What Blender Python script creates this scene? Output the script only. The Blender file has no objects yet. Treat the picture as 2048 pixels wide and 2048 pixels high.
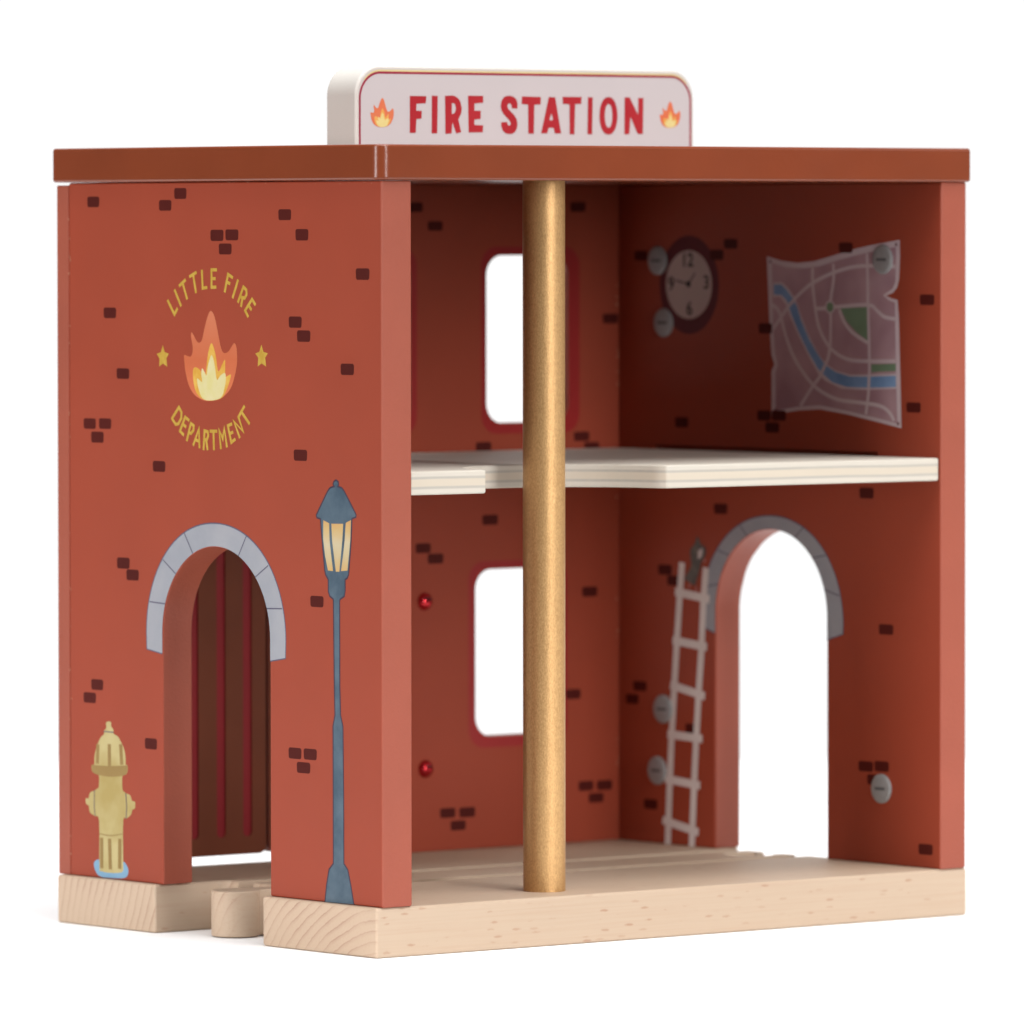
import bpy, bmesh, math, random
from mathutils import Vector, Matrix
from mathutils.geometry import tessellate_polygon
random.seed(4)
MM = 0.001
scene = bpy.context.scene
COL = scene.collection
DATA = {'text':[[(84.85,155.88),(82.17,152.54),(81.01,153.89)],[(81.98,158.42),(79.57,154.76)],[(80.07,159.59),(77.73,160.96)],[(78.79,160.28),(77.01,156.49)],[(75.82,161.87),(73.28,162.81)],[(74.46,162.31),(73.37,158.09)],[(70.87,163.24),(70.58,159.03),(68.93,159.17)],[(65.02,163.5),(66.95,163.5),(66.95,159.27),(65.27,159.33)],[(66.95,161.36),(65.56,161.36)],[(61.58,158.31),(60.24,162.45),(58.52,161.7)],[(60.91,160.57),(59.65,160.24)],[(56.31,160.95),(58.36,156.89)],[(56.23,155.82),(54.06,159.41),(52.89,158.71),(52.81,157.58),(53.56,156.7),(55.22,157.0)],[(54.39,156.82),(55.02,154.82)],[(49.4,155.22),(50.6,156.46),(53.39,153.7),(52.27,152.33)],[(51.98,154.91),(50.98,154.01)],[(83.28,126.95),(80.41,129.79),(79.35,128.61),(79.44,127.09),(80.63,125.73),(81.7,125.58),(83.11,126.86)],[(76.38,126.71),(77.86,127.44),(80.0,123.96),(78.59,123.12)],[(78.85,125.7),(77.66,125.09)],[(77.15,121.8),(75.53,125.91),(74.34,125.4),(74.47,124.25),(75.45,123.48),(76.3,123.67)],[(74.48,120.76),(72.23,124.67),(72.02,120.19)],[(73.5,121.94),(72.14,121.63)],[(70.33,119.77),(69.94,124.23),(68.63,124.0),(68.42,123.04),(68.97,122.12),(69.94,122.0)],[(69.27,121.94),(68.76,119.8)],[(67.58,124.17),(65.05,124.21)],[(66.31,124.09),(66.15,119.85)],[(63.29,120.15),(63.96,124.38),(62.53,122.43),(61.9,124.96),(60.89,120.65)],[(58.96,126.07),(60.43,125.64),(59.09,121.61),(57.62,122.34)],[(59.84,123.69),(58.58,124.06)],[(55.74,123.0),(58.0,126.74),(54.32,124.38),(56.16,127.82)],[(56.07,127.95),(53.86,130.42)],[(54.99,129.1),(51.86,126.38)]],'stars':[[(87.0,144.95),(86.24,143.25),(84.53,142.89),(85.51,141.74),(85.18,139.63),(86.93,140.45),(88.51,139.67),(88.38,141.71),(89.58,142.72),(87.78,143.24)],[(46.91,145.53),(46.08,143.74),(44.3,143.45),(45.42,142.37),(45.01,140.2),(46.83,140.98),(48.41,140.21),(48.16,142.34),(49.4,143.33),(47.74,143.72)]],'flame':[[(67.25,153.5),(65.78,152.13),(64.61,148.86),(63.48,145.35),(62.64,143.72),(61.59,143.3),(60.12,143.74),(58.66,145.13),(57.74,145.77),(56.98,144.9),(56.69,142.89),(56.78,140.63),(57.61,137.86),(59.08,135.08),(61.18,133.29),(63.91,132.04),(68.33,131.53),(71.29,131.89),(74.25,133.12),(76.37,135.37),(77.64,138.39),(78.14,140.92),(78.22,142.57),(77.2,142.5),(75.72,142.26),(74.87,143.1),(74.74,144.75),(75.42,147.4),(75.08,148.23),(74.23,147.41),(72.96,146.03),(71.9,145.73),(70.85,146.55),(69.79,149.46),(68.52,152.24)],[(67.05,145.69),(66.0,144.32),(65.16,142.06),(64.53,139.17),(63.9,138.92),(62.85,140.32),(61.59,141.71),(61.51,139.58),(61.38,137.56),(60.34,137.83),(59.16,138.04),(59.92,136.07),(61.18,134.04),(62.77,132.46),(65.38,131.82),(68.33,131.6),(71.07,132.1),(73.4,133.63),(74.46,136.4),(74.58,138.93),(73.82,139.65),(72.55,139.46),(71.49,138.84),(70.86,138.22),(69.59,137.98),(68.95,141.01),(68.11,144.05)],[(67.05,142.8),(66.13,141.42),(65.58,139.53),(64.87,136.72),(63.48,137.79),(61.59,138.44),(61.26,136.81),(61.81,134.79),(62.77,132.81),(64.96,131.93),(68.33,131.68),(70.65,132.1),(71.92,133.65),(72.76,135.54),(72.89,136.98),(71.92,136.56),(70.86,136.19),(71.19,138.21),(70.85,139.48),(69.8,138.48),(69.08,137.73),(68.53,140.01),(67.9,141.53)]],'sflame':[[[(48.96,205.71),(49.46,205.26),(49.85,204.19),(50.24,203.03),(50.52,202.49),(50.88,202.35),(51.38,202.5),(51.88,202.96),(52.2,203.17),(52.45,202.88),(52.55,202.22),(52.52,201.47),(52.23,200.56),(51.73,199.64),(51.02,199.05),(50.09,198.65),(48.59,198.49),(47.59,198.62),(46.59,199.02),(45.88,199.76),(45.46,200.75),(45.29,201.58),(45.26,202.12),(45.6,202.1),(46.1,202.02),(46.39,202.29),(46.43,202.83),(46.2,203.7),(46.32,203.97),(46.6,203.7),(47.03,203.25),(47.39,203.15),(47.74,203.42),(48.1,204.38),(48.53,205.29)],[(49.03,203.14),(49.38,202.69),(49.66,201.95),(49.88,201.0),(50.09,200.91),(50.45,201.37),(50.88,201.83),(50.91,201.13),(50.95,200.46),(51.3,200.55),(51.7,200.62),(51.45,199.97),(51.02,199.3),(50.47,198.79),(49.59,198.58),(48.59,198.51),(47.66,198.68),(46.88,199.19),(46.52,200.1),(46.48,200.93),(46.74,201.16),(47.17,201.1),(47.52,200.89),(47.74,200.69),(48.16,200.61),(48.38,201.6),(48.67,202.6)],[(49.02,202.19),(49.34,201.74),(49.52,201.12),(49.76,200.19),(50.23,200.54),(50.88,200.75),(50.99,200.22),(50.8,199.55),(50.47,198.9),(49.73,198.61),(48.59,198.54),(47.8,198.68),(47.38,199.19),(47.09,199.81),(47.05,200.28),(47.38,200.15),(47.74,200.03),(47.62,200.69),(47.74,201.1),(48.09,200.77),(48.34,200.53),(48.52,201.27),(48.74,201.77)]],[[(141.74,205.69),(142.21,205.27),(142.58,204.27),(142.94,203.19),(143.2,202.69),(143.54,202.57),(144.0,202.7),(144.47,203.13),(144.76,203.33),(145.0,203.06),(145.1,202.44),(145.07,201.74),(144.8,200.89),(144.34,200.04),(143.67,199.49),(142.8,199.11),(141.4,198.96),(140.47,199.08),(139.54,199.46),(138.88,200.15),(138.48,201.07),(138.32,201.84),(138.29,202.34),(138.61,202.32),(139.08,202.25),(139.34,202.51),(139.38,203.01),(139.17,203.82),(139.28,204.07),(139.54,203.82),(139.94,203.4),(140.27,203.31),(140.61,203.56),(140.94,204.45),(141.34,205.3)],[(141.81,203.3),(142.14,202.88),(142.4,202.19),(142.6,201.3),(142.8,201.22),(143.14,201.65),(143.54,202.08),(143.56,201.42),(143.6,200.8),(143.94,200.88),(144.31,200.95),(144.07,200.34),(143.67,199.72),(143.16,199.24),(142.34,199.05),(141.4,198.99),(140.54,199.14),(139.81,199.62),(139.48,200.46),(139.44,201.24),(139.68,201.45),(140.07,201.39),(140.41,201.2),(140.61,201.01),(141.01,200.94),(141.21,201.87),(141.47,202.8)],[(141.8,202.41),(142.1,201.99),(142.27,201.41),(142.5,200.55),(142.94,200.88),(143.54,201.07),(143.64,200.57),(143.47,199.95),(143.16,199.35),(142.47,199.08),(141.4,199.01),(140.67,199.14),(140.27,199.62),(140.01,200.2),(139.97,200.64),(140.27,200.51),(140.61,200.4),(140.5,201.01),(140.61,201.4),(140.94,201.09),(141.17,200.86),(141.34,201.56),(141.54,202.02)]]],'sign':[[[(57.59,206.3),(62.82,206.27),(62.62,204.51),(59.68,204.37),(59.62,202.68),(61.34,202.65),(61.3,200.73),(59.68,200.56),(59.47,197.19),(57.58,197.14)]],[[(64.53,206.41),(66.41,206.39),(66.24,197.08),(64.47,197.07)]],[[(68.71,206.41),(70.98,206.54),(71.97,206.36),(72.95,205.75),(73.64,204.99),(74.03,203.3),(73.83,202.06),(72.94,200.59),(73.83,197.44),(72.25,197.09),(71.07,199.88),(70.77,197.11),(68.8,196.97)],[(70.88,204.58),(71.47,204.63),(71.92,204.28),(72.16,203.44),(71.96,202.51),(71.56,202.04),(70.87,201.92)]],[[(76.01,206.52),(80.87,206.52),(80.87,204.82),(78.09,204.6),(78.05,202.84),(80.11,202.81),(80.03,200.8),(78.02,200.58),(78.02,199.29),(80.86,199.18),(80.7,197.45),(76.2,197.38)]],[[(91.83,203.48),(90.04,203.47),(89.92,204.36),(89.38,204.75),(88.78,204.59),(88.58,203.97),(88.98,203.27),(89.87,202.58),(90.87,201.74),(91.57,200.81),(91.83,199.81),(91.71,198.64),(91.17,197.71),(90.27,197.16),(89.17,197.04),(88.07,197.22),(87.08,197.91),(86.64,198.92),(86.58,200.0),(88.48,200.09),(88.67,199.47),(89.07,199.12),(89.57,199.4),(89.63,199.95),(89.17,200.56),(88.28,201.25),(87.28,202.1),(86.65,203.1),(86.45,204.18),(86.69,205.34),(87.39,206.2),(88.38,206.6),(89.48,206.65),(90.68,206.36),(91.48,205.7),(91.87,204.69)]],[[(93.27,206.49),(99.38,206.44),(99.28,204.53),(97.28,204.43),(97.11,197.21),(95.31,197.19),(95.27,204.49),(93.17,204.63)]],[[(101.94,206.42),(104.01,206.39),(105.95,197.34),(103.9,197.3),(103.5,198.73),(101.89,198.75),(101.44,197.34),(99.44,197.33)],[(102.86,202.38),(103.3,200.9),(103.0,200.59),(102.39,200.62),(102.15,200.9)]],[[(106.43,206.54),(112.63,206.56),(112.48,204.8),(110.52,204.74),(110.25,197.14),(108.7,197.13),(108.66,204.69),(106.48,204.75)]],[[(114.65,206.49),(116.23,206.51),(116.02,197.18),(114.5,197.17)]],[[(124.33,201.91),(124.26,200.86),(124.07,199.86),(123.77,198.96),(123.35,198.21),(122.82,197.64),(122.19,197.29),(121.37,197.16),(120.55,197.28),(119.92,197.62),(119.4,198.18),(118.98,198.93),(118.67,199.82),(118.49,200.82),(118.42,201.87),(118.49,202.92),(118.67,203.92),(118.98,204.82),(119.4,205.57),(119.92,206.14),(120.55,206.49),(121.38,206.62),(122.2,206.51),(122.83,206.16),(123.35,205.6),(123.77,204.86),(124.08,203.97),(124.26,202.97)],[(122.63,201.9),(122.61,201.24),(122.53,200.61),(122.4,200.04),(122.23,199.57),(122.01,199.22),(121.75,198.99),(121.41,198.92),(121.07,198.99),(120.81,199.21),(120.59,199.56),(120.42,200.03),(120.29,200.59),(120.22,201.22),(120.19,201.88),(120.22,202.54),(120.3,203.17),(120.42,203.74),(120.6,204.21),(120.81,204.56),(121.07,204.79),(121.41,204.86),(121.76,204.79),(122.02,204.58),(122.23,204.22),(122.4,203.75),(122.53,203.19),(122.61,202.56)]],[[(126.68,206.61),(128.31,206.62),(131.11,202.22),(131.17,206.46),(132.87,206.48),(132.71,197.39),(130.96,197.38),(128.61,201.73),(128.24,197.3),(126.57,197.24)]]],'lamp':[(17.54,113.5),(16.66,113.07),(16.48,112.52),(16.81,111.95),(15.28,111.65),(14.36,110.89),(12.0,108.16),(9.7,105.37),(9.81,104.83),(11.34,104.39),(11.44,101.94),(11.8,97.69),(12.52,92.09),(12.7,90.97),(13.24,90.11),(14.04,89.77),(14.04,87.13),(14.33,85.78),(15.97,84.99),(16.19,84.72),(16.16,64.29),(15.91,57.2),(14.99,54.64),(14.73,37.4),(14.7,21.75),(13.16,20.32),(12.0,16.69),(10.83,12.21),(22.13,12.08),(21.51,16.12),(20.51,19.99),(18.8,21.51),(18.82,37.19),(18.85,54.47),(18.08,57.11),(18.32,64.2),(18.63,84.64),(18.71,84.93),(20.06,85.6),(20.61,86.7),(20.62,89.57),(21.02,89.94),(21.65,90.7),(22.01,91.81),(22.75,96.94),(23.38,101.63),(23.61,103.97),(25.07,104.27),(25.26,104.89),(23.13,107.68),(20.75,110.75),(19.84,111.55),(18.27,111.92),(18.67,112.47),(18.38,113.04)],'panes':[[(22.5,103.71),(20.2,103.05),(20.08,99.03),(19.45,95.47),(18.72,91.64),(20.73,91.74),(21.83,95.17),(22.57,99.19)],[(19.35,102.96),(14.72,103.08),(15.08,99.16),(15.62,95.58),(16.27,91.58),(17.62,91.54),(18.36,95.27),(19.09,99.06)],[(13.73,103.33),(11.7,104.05),(11.98,99.25),(12.52,95.66),(13.13,91.96),(15.61,91.73),(14.82,95.38),(14.16,99.19)]],'hyd':[(111.03,51.02),(109.06,51.16),(108.95,50.07),(108.01,49.3),(107.89,48.3),(106.13,47.64),(104.56,46.09),(103.39,44.28),(102.92,42.21),(102.89,40.82),(102.11,40.74),(102.15,39.23),(102.82,38.38),(104.27,38.15),(104.28,34.71),(103.42,34.05),(102.63,33.74),(101.07,33.36),(100.29,32.01),(99.04,31.84),(99.12,30.21),(100.22,29.8),(100.69,28.61),(102.65,27.46),(104.03,26.81),(104.05,16.56),(104.18,14.34),(106.62,13.72),(110.56,13.56),(113.32,13.79),(114.11,14.8),(114.15,26.26),(115.85,27.33),(118.03,28.15),(118.5,29.77),(119.61,30.17),(119.8,31.57),(118.61,31.63),(118.01,33.07),(116.03,33.75),(114.64,34.41),(114.24,34.9),(114.24,37.65),(116.41,38.06),(117.28,38.95),(117.2,40.12),(116.21,40.22),(116.0,42.51),(115.0,44.9),(113.41,47.07),(112.03,47.95),(111.95,48.89),(111.04,49.51)],'hydrim':[(117.2,40.05),(116.21,40.12),(110.08,40.14),(103.01,40.65),(102.18,40.69),(102.23,39.23),(102.82,38.45),(104.98,37.88),(109.3,37.48),(113.64,37.61),(116.41,38.1),(117.16,38.95)],'hydfl':[[(114.61,44.92),(114.82,40.94)],[(109.75,45.14),(109.69,40.6)],[(104.96,45.37),(104.57,41.2)],[(113.1,21.64),(113.12,14.98)],[(109.74,21.59),(109.45,14.96)],[(105.41,21.84),(105.51,15.31)]],'hydln':[[(116.03,33.87),(116.2,30.35),(115.81,27.34)],[(102.83,33.78),(102.45,30.61),(102.73,27.39)],[(112.11,48.65),(107.89,48.63)]],'hydarc':[[(114.01,23.11),(109.35,22.85),(104.23,23.6)]],'puddle':[(116.49,15.25),(115.89,16.1),(114.3,16.61),(113.91,14.58),(112.53,13.72),(109.37,13.68),(106.22,13.93),(104.45,14.55),(103.97,16.68),(102.68,15.94),(101.9,14.59),(102.49,13.15),(104.65,12.51),(109.38,12.32),(113.33,12.32),(115.5,13.31)],'map':[(66.66,166.23),(61.04,165.12),(54.7,164.58),(48.39,165.0),(40.04,166.66),(31.74,168.32),(23.49,169.55),(15.37,170.5),(15.24,166.13),(15.58,160.66),(16.37,158.47),(18.0,157.1),(20.54,156.4),(18.39,155.73),(16.13,155.33),(15.67,151.09),(15.37,142.87),(15.07,134.65),(14.65,122.91),(22.98,124.22),(35.45,126.09),(45.93,127.18),(54.36,126.77),(60.71,125.97),(64.83,125.21),(64.79,131.23),(64.84,136.82),(63.7,138.37),(64.87,141.01),(65.57,147.98),(66.07,156.34),(66.45,161.91)],'mapin':[(64.65,164.56),(58.91,163.46),(52.58,163.19),(46.28,163.76),(37.94,165.56),(29.65,167.0),(22.24,168.04),(16.9,168.72),(16.67,166.13),(17.01,159.84),(18.01,158.19),(21.69,156.54),(19.62,155.31),(17.15,154.64),(17.0,148.34),(16.74,137.37),(16.18,124.06),(22.99,125.19),(35.46,126.98),(45.94,128.21),(55.21,127.59),(63.26,126.49),(63.3,131.25),(63.43,136.27),(62.43,138.24),(63.47,141.02),(64.21,147.99),(64.7,156.35)],'roads':[[(64.56,153.84),(61.78,151.91),(59.61,146.63),(56.6,141.09),(52.33,136.4),(47.24,132.58),(39.67,129.91),(31.32,129.2),(23.03,128.49),(19.3,126.9),(17.42,124.73)],[(48.79,163.34),(48.75,159.19),(47.86,153.65),(46.55,148.67),(44.0,144.82),(40.62,142.08),(35.6,140.19),(29.36,139.71),(16.98,139.84)],[(40.85,164.46),(40.6,160.59),(41.8,155.07),(41.76,150.92),(41.9,144.0),(42.7,140.4),(45.59,135.93),(48.93,132.83),(53.52,127.9)],[(27.79,167.08),(27.5,159.26),(27.44,153.76),(27.02,145.51),(26.85,137.26),(27.2,131.74),(28.18,126.21)],[(64.29,147.43),(61.76,149.96),(57.98,153.6),(55.04,155.84),(50.01,158.91),(44.16,161.14),(37.91,162.81),(31.69,163.78),(25.07,163.93),(17.05,163.8)],[(47.64,152.88),(43.24,153.07)],[(40.53,153.36),(27.44,154.04),(24.12,152.68),(21.22,151.05),(17.1,150.53)],[(38.44,152.74),(36.53,149.58),(33.17,146.84),(27.55,144.41)]],'banks':[(64.3,159.41),(61.0,159.65),(58.44,158.18),(55.46,155.28),(53.74,151.96),(50.74,146.7),(46.48,141.19),(43.95,139.14),(39.74,137.11),(34.31,136.2),(27.25,136.29),(16.65,136.69),(16.61,132.85),(29.28,132.4),(37.6,132.57),(43.9,134.56),(46.43,136.2),(50.69,141.15),(54.53,146.39),(57.74,151.1),(59.25,153.87),(61.39,155.81),(64.27,155.79)],'river':[(63.96,159.0),(60.99,159.06),(58.86,157.71),(56.73,155.77),(54.81,153.48),(53.3,150.01),(49.88,144.77),(46.48,140.97),(43.94,138.64),(39.74,136.78),(34.3,135.73),(27.24,135.82),(16.73,136.17),(16.7,133.31),(27.21,132.95),(35.52,133.06),(40.96,134.1),(44.33,136.0),(46.87,137.72),(50.7,142.12),(54.54,147.37),(57.03,151.38),(58.75,154.76),(60.97,156.36),(63.94,156.35)],'green':[[(38.02,153.1),(27.77,153.49),(27.55,144.96),(31.51,146.85),(35.7,149.86)],[(26.12,138.92),(16.73,139.24),(16.7,137.37),(26.1,136.94)],[(40.65,153.36),(40.72,152.97),(40.9,152.61),(41.19,152.33),(41.57,152.15),(41.98,152.08),(42.39,152.14),(42.77,152.32),(43.07,152.6),(43.26,152.95),(43.33,153.35),(43.27,153.74),(43.08,154.09),(42.79,154.38),(42.42,154.56),(42.0,154.62),(41.59,154.56),(41.22,154.38),(40.92,154.11),(40.72,153.75)]],'roundab':[(40.11,153.36),(40.2,152.83),(40.46,152.35),(40.87,151.97),(41.39,151.73),(41.97,151.64),(42.56,151.72),(43.08,151.96),(43.5,152.34),(43.78,152.81),(43.87,153.34),(43.79,153.87),(43.52,154.35),(43.11,154.73),(42.59,154.98),(42.01,155.07),(41.43,154.98),(40.9,154.74),(40.48,154.37),(40.21,153.89)],'pins':[(65.29,164.92),(16.67,169.35),(63.26,126.63),(15.89,124.07)],'rails':[[(100.54,86.2),(101.52,76.97),(102.83,63.43),(103.81,52.12),(104.91,38.52),(105.74,24.9),(106.36,11.44)],[(90.91,85.15),(91.88,76.4),(92.69,63.82),(93.79,52.55),(94.94,39.0),(95.83,25.42),(96.64,11.68)]],'rungs':[[(102.57,78.64),(90.17,77.26)],[(103.54,65.88),(91.25,64.77)],[(104.51,54.12),(92.06,51.95)],[(105.62,41.2),(93.03,40.66)],[(106.67,29.39),(93.98,28.45)],[(107.59,18.45),(94.6,16.23)]],'cat':[[(94.18,93.32),(92.86,91.22),(90.94,90.38),(90.93,88.5),(92.63,86.44),(93.3,84.41),(94.52,81.68),(95.2,80.32),(96.72,80.81),(98.44,81.47),(99.48,81.88),(98.45,83.26),(96.74,85.29),(96.89,87.43),(97.11,89.57),(95.27,91.28)],[(93.81,89.54),(91.97,90.17),(92.43,88.01),(94.01,87.16)],[(97.54,80.78),(96.99,80.8),(97.12,79.81),(97.95,79.69)],[(94.79,80.11),(94.3,80.12),(94.23,78.92),(95.05,78.75)],[(91.4,87.51),(90.71,87.26),(91.12,86.49),(91.81,86.69)]],'clock':{'c':(97.7,158.6)},'clockpts':{'ring':[(85.81,158.82),(85.94,156.82),(86.36,154.85),(87.06,152.99),(88.02,151.26),(89.22,149.72),(90.63,148.4),(92.21,147.33),(93.94,146.54),(95.75,146.06),(97.62,145.88),(99.5,146.03),(101.33,146.49),(103.07,147.25),(104.68,148.3),(106.13,149.61),(107.36,151.14),(108.36,152.87),(109.09,154.74),(109.54,156.72),(109.7,158.74),(109.56,160.77),(109.13,162.74),(108.42,164.62),(107.44,166.35),(106.23,167.89),(104.8,169.21),(103.2,170.26),(101.47,171.03),(99.65,171.5),(97.78,171.66),(95.91,171.5),(94.09,171.03),(92.36,170.25),(90.76,169.2),(89.34,167.89),(88.12,166.36),(87.14,164.65),(86.41,162.79),(85.96,160.83)],'face':[(88.52,158.85),(88.65,157.29),(89.06,155.78),(89.73,154.37),(90.64,153.08),(91.78,151.97),(93.09,151.07),(94.55,150.4),(96.11,149.98),(97.72,149.84),(99.34,149.96),(100.91,150.36),(102.38,151.01),(103.72,151.9),(104.88,153.01),(105.82,154.29),(106.51,155.71),(106.94,157.22),(107.09,158.78),(106.96,160.35),(106.55,161.86),(105.87,163.29),(104.94,164.57),(103.8,165.68),(102.47,166.58),(101.0,167.24),(99.44,167.65),(97.83,167.78),(96.22,167.65),(94.66,167.24),(93.19,166.58),(91.86,165.69),(90.72,164.59),(89.79,163.31),(89.1,161.9),(88.67,160.4)],'hands':[[(98.0,158.94),(103.19,159.93)],[(98.0,158.94),(95.28,161.85)]],'dot':[(97.06,158.95),(97.12,158.61),(97.33,158.32),(97.63,158.13),(98.0,158.06),(98.36,158.12),(98.67,158.31),(98.87,158.6),(98.95,158.94),(98.88,159.28),(98.67,159.57),(98.37,159.76),(98.01,159.83),(97.64,159.76),(97.34,159.57),(97.13,159.29)],'num':{'12':(98.44,165.06),'3':(90.8,159.29),'6':(97.61,152.42),'9':(104.94,158.84)}},'caps':[(110.35,165.05),(107.88,148.81),(21.64,165.54),(108.14,47.47),(110.46,31.21),(22.0,31.24)],'gems':[(114.65,77.02),(114.83,33.62)],'bL':[(115.9,180.2),(85.88,179.26),(79.65,182.15),(64.74,171.9),(58.69,172.03),(61.4,168.6),(37.52,176.89),(30.75,172.06),(7.04,162.72),(109.03,152.71),(33.45,151.07),(30.11,147.74),(103.63,137.73),(13.04,139.99),(117.67,125.1),(111.19,125.21),(114.44,121.78),(88.69,115.11),(31.48,119.09),(103.68,90.81),(99.81,88.0),(25.08,84.12),(114.8,60.18),(117.99,56.8),(92.35,46.57),(33.86,47.21),(27.84,47.26),(30.49,43.89)],'bR':[(117.29,166.32),(86.63,166.6),(81.04,169.49),(35.97,168.52),(5.02,155.46),(10.07,128.26),(67.31,147.68),(67.83,125.2),(61.97,125.3),(64.56,122.17),(100.75,122.83),(27.94,106.18),(85.08,100.65),(107.53,84.07),(103.93,81.34),(20.43,71.75),(117.81,53.04),(120.94,49.52),(113.39,22.17),(28.17,36.59),(22.06,36.89),(24.89,33.36),(5.37,16.76),(96.55,42.8)],'bB':[(111.68,179.01),(118.31,174.16),(166.13,179.15),(177.17,149.75),(167.3,118.87),(134.26,116.69),(170.73,116.03),(136.41,97.65),(114.17,90.83),(118.27,88.02),(170.04,77.94),(164.4,51.15),(168.7,26.78),(175.03,26.7),(172.16,23.48),(122.19,21.82),(128.68,21.71),(125.64,18.42)]}
# ------------------------------------------------------------------ dimensions (mm)
L, W, H = 189.2, 130.0, 12.0
A, B, TL = 1.56, -0.28, 9.08          # outer face, front edge and thickness of the printed side wall
XR, TR = 188.54, 8.54                 # outer face and thickness of the far side wall
WO, TB = 131.55, 5.09                 # outer face and thickness of the back wall
WI = WO - TB
XI = XR - TR
H1, H2 = 185.04, 193.55               # roof board underside and top

# ------------------------------------------------------------------ materials
def lin(c):
    c /= 255.0
    return c / 12.92 if c <= 0.04045 else ((c + 0.055) / 1.055) ** 2.4
def rgb(r, g, b, k=.84):
    return (min(lin(r) * k, .93), min(lin(g) * k, .93), min(lin(b) * k, .93), 1)
def new_mat(name):
    m = bpy.data.materials.new(name); m.use_nodes = True
    nt = m.node_tree
    return m, nt, nt.nodes['Principled BSDF'], nt.nodes, nt.links
def noise(nt, scale, detail=3, vec=None, rough=.5):
    n = nt.nodes.new('ShaderNodeTexNoise'); n.inputs['Scale'].default_value = scale
    n.inputs['Detail'].default_value = detail; n.inputs['Roughness'].default_value = rough
    if vec is not None: nt.links.new(vec, n.inputs['Vector'])
    return n
def coords(nt, scale=(1, 1, 1), loc=(0, 0, 0), rot=(0, 0, 0)):
    t = nt.nodes.new('ShaderNodeTexCoord'); mp = nt.nodes.new('ShaderNodeMapping')
    mp.inputs['Scale'].default_value = scale; mp.inputs['Location'].default_value = loc; mp.inputs['Rotation'].default_value = rot
    nt.links.new(t.outputs['Object'], mp.inputs['Vector'])
    return mp.outputs['Vector']
def ramp(nt, fac, stops, interp='LINEAR'):
    r = nt.nodes.new('ShaderNodeValToRGB'); r.color_ramp.interpolation = interp
    e = r.color_ramp.elements
    while len(e) < len(stops): e.new(.5)
    for i, (p, c) in enumerate(stops):
        e[i].position = p; e[i].color = c if len(c) == 4 else (*c, 1)
    nt.links.new(fac, r.inputs['Fac'])
    return r.outputs['Color']
def mix(nt, fac, a, b, mode='MIX'):
    m = nt.nodes.new('ShaderNodeMix'); m.data_type = 'RGBA'; m.blend_type = mode
    for s, v in ((m.inputs[0], fac), (m.inputs[6], a), (m.inputs[7], b)):
        if hasattr(v, 'is_linked'): nt.links.new(v, s)
        else: s.default_value = v
    return m.outputs[2]
def math_(nt, op, a, b=0.0):
    m = nt.nodes.new('ShaderNodeMath'); m.operation = op
    for s, v in zip(m.inputs, (a, b)):
        if hasattr(v, 'is_linked'): nt.links.new(v, s)
        else: s.default_value = v
    return m.outputs[0]
def bump(nt, h, strength, dist, bsdf):
    b = nt.nodes.new('ShaderNodeBump'); b.inputs['Strength'].default_value = strength; b.inputs['Distance'].default_value = dist
    nt.links.new(h, b.inputs['Height']); nt.links.new(b.outputs['Normal'], bsdf.inputs['Normal'])

def paint(name, col, rough=.5, var=.05, bscale=900, bstr=.25, bdist=.00012, spec=.5, specks=False, coat=0):
    m, nt, bs, N, K = new_mat(name)
    v = coords(nt)
    n1 = noise(nt, 38, 4, v); n2 = noise(nt, bscale, 2, v)
    dk = tuple(c * (1 - var) for c in col[:3]); lt = tuple(min(1, c * (1 + var)) for c in col[:3])
    c = ramp(nt, n1.outputs['Fac'], [(.3, dk), (.7, lt)])
    if specks:
        vo = N.new('ShaderNodeTexVoronoi'); vo.inputs['Scale'].default_value = 170; K.new(v, vo.inputs['Vector'])
        pick = N.new('ShaderNodeSeparateColor'); K.new(vo.outputs['Color'], pick.inputs['Color'])
        sel = math_(nt, 'GREATER_THAN', pick.outputs[0], .97)
        dot = math_(nt, 'LESS_THAN', vo.outputs['Distance'], .03)
        c = mix(nt, math_(nt, 'MULTIPLY', sel, math_(nt, 'MULTIPLY', dot, .55)), c, (.75, .5, .42, 1))
    K.new(c, bs.inputs['Base Color'])
    rr = noise(nt, 60, 3, v)
    K.new(math_(nt, 'ADD', math_(nt, 'MULTIPLY', rr.outputs['Fac'], .12), rough - .06), bs.inputs['Roughness'])
    bs.inputs['Specular IOR Level'].default_value = spec
    if coat:
        bs.inputs['Coat Weight'].default_value = coat; bs.inputs['Coat Roughness'].default_value = .12
    bump(nt, n2.outputs['Fac'], bstr, bdist, bs)
    return m
def wash(name, c1, c2, scale=120, rough=.5, detail=4, spec=.25):
    """printed watercolour: two tones clouded together"""
    m, nt, bs, N, K = new_mat(name)
    n = noise(nt, scale, detail, coords(nt), .6)
    K.new(ramp(nt, n.outputs['Fac'], [(.35, c1), (.65, c2)]), bs.inputs['Base Color'])
    bs.inputs['Roughness'].default_value = rough; bs.inputs['Specular IOR Level'].default_value = spec
    return m
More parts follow.
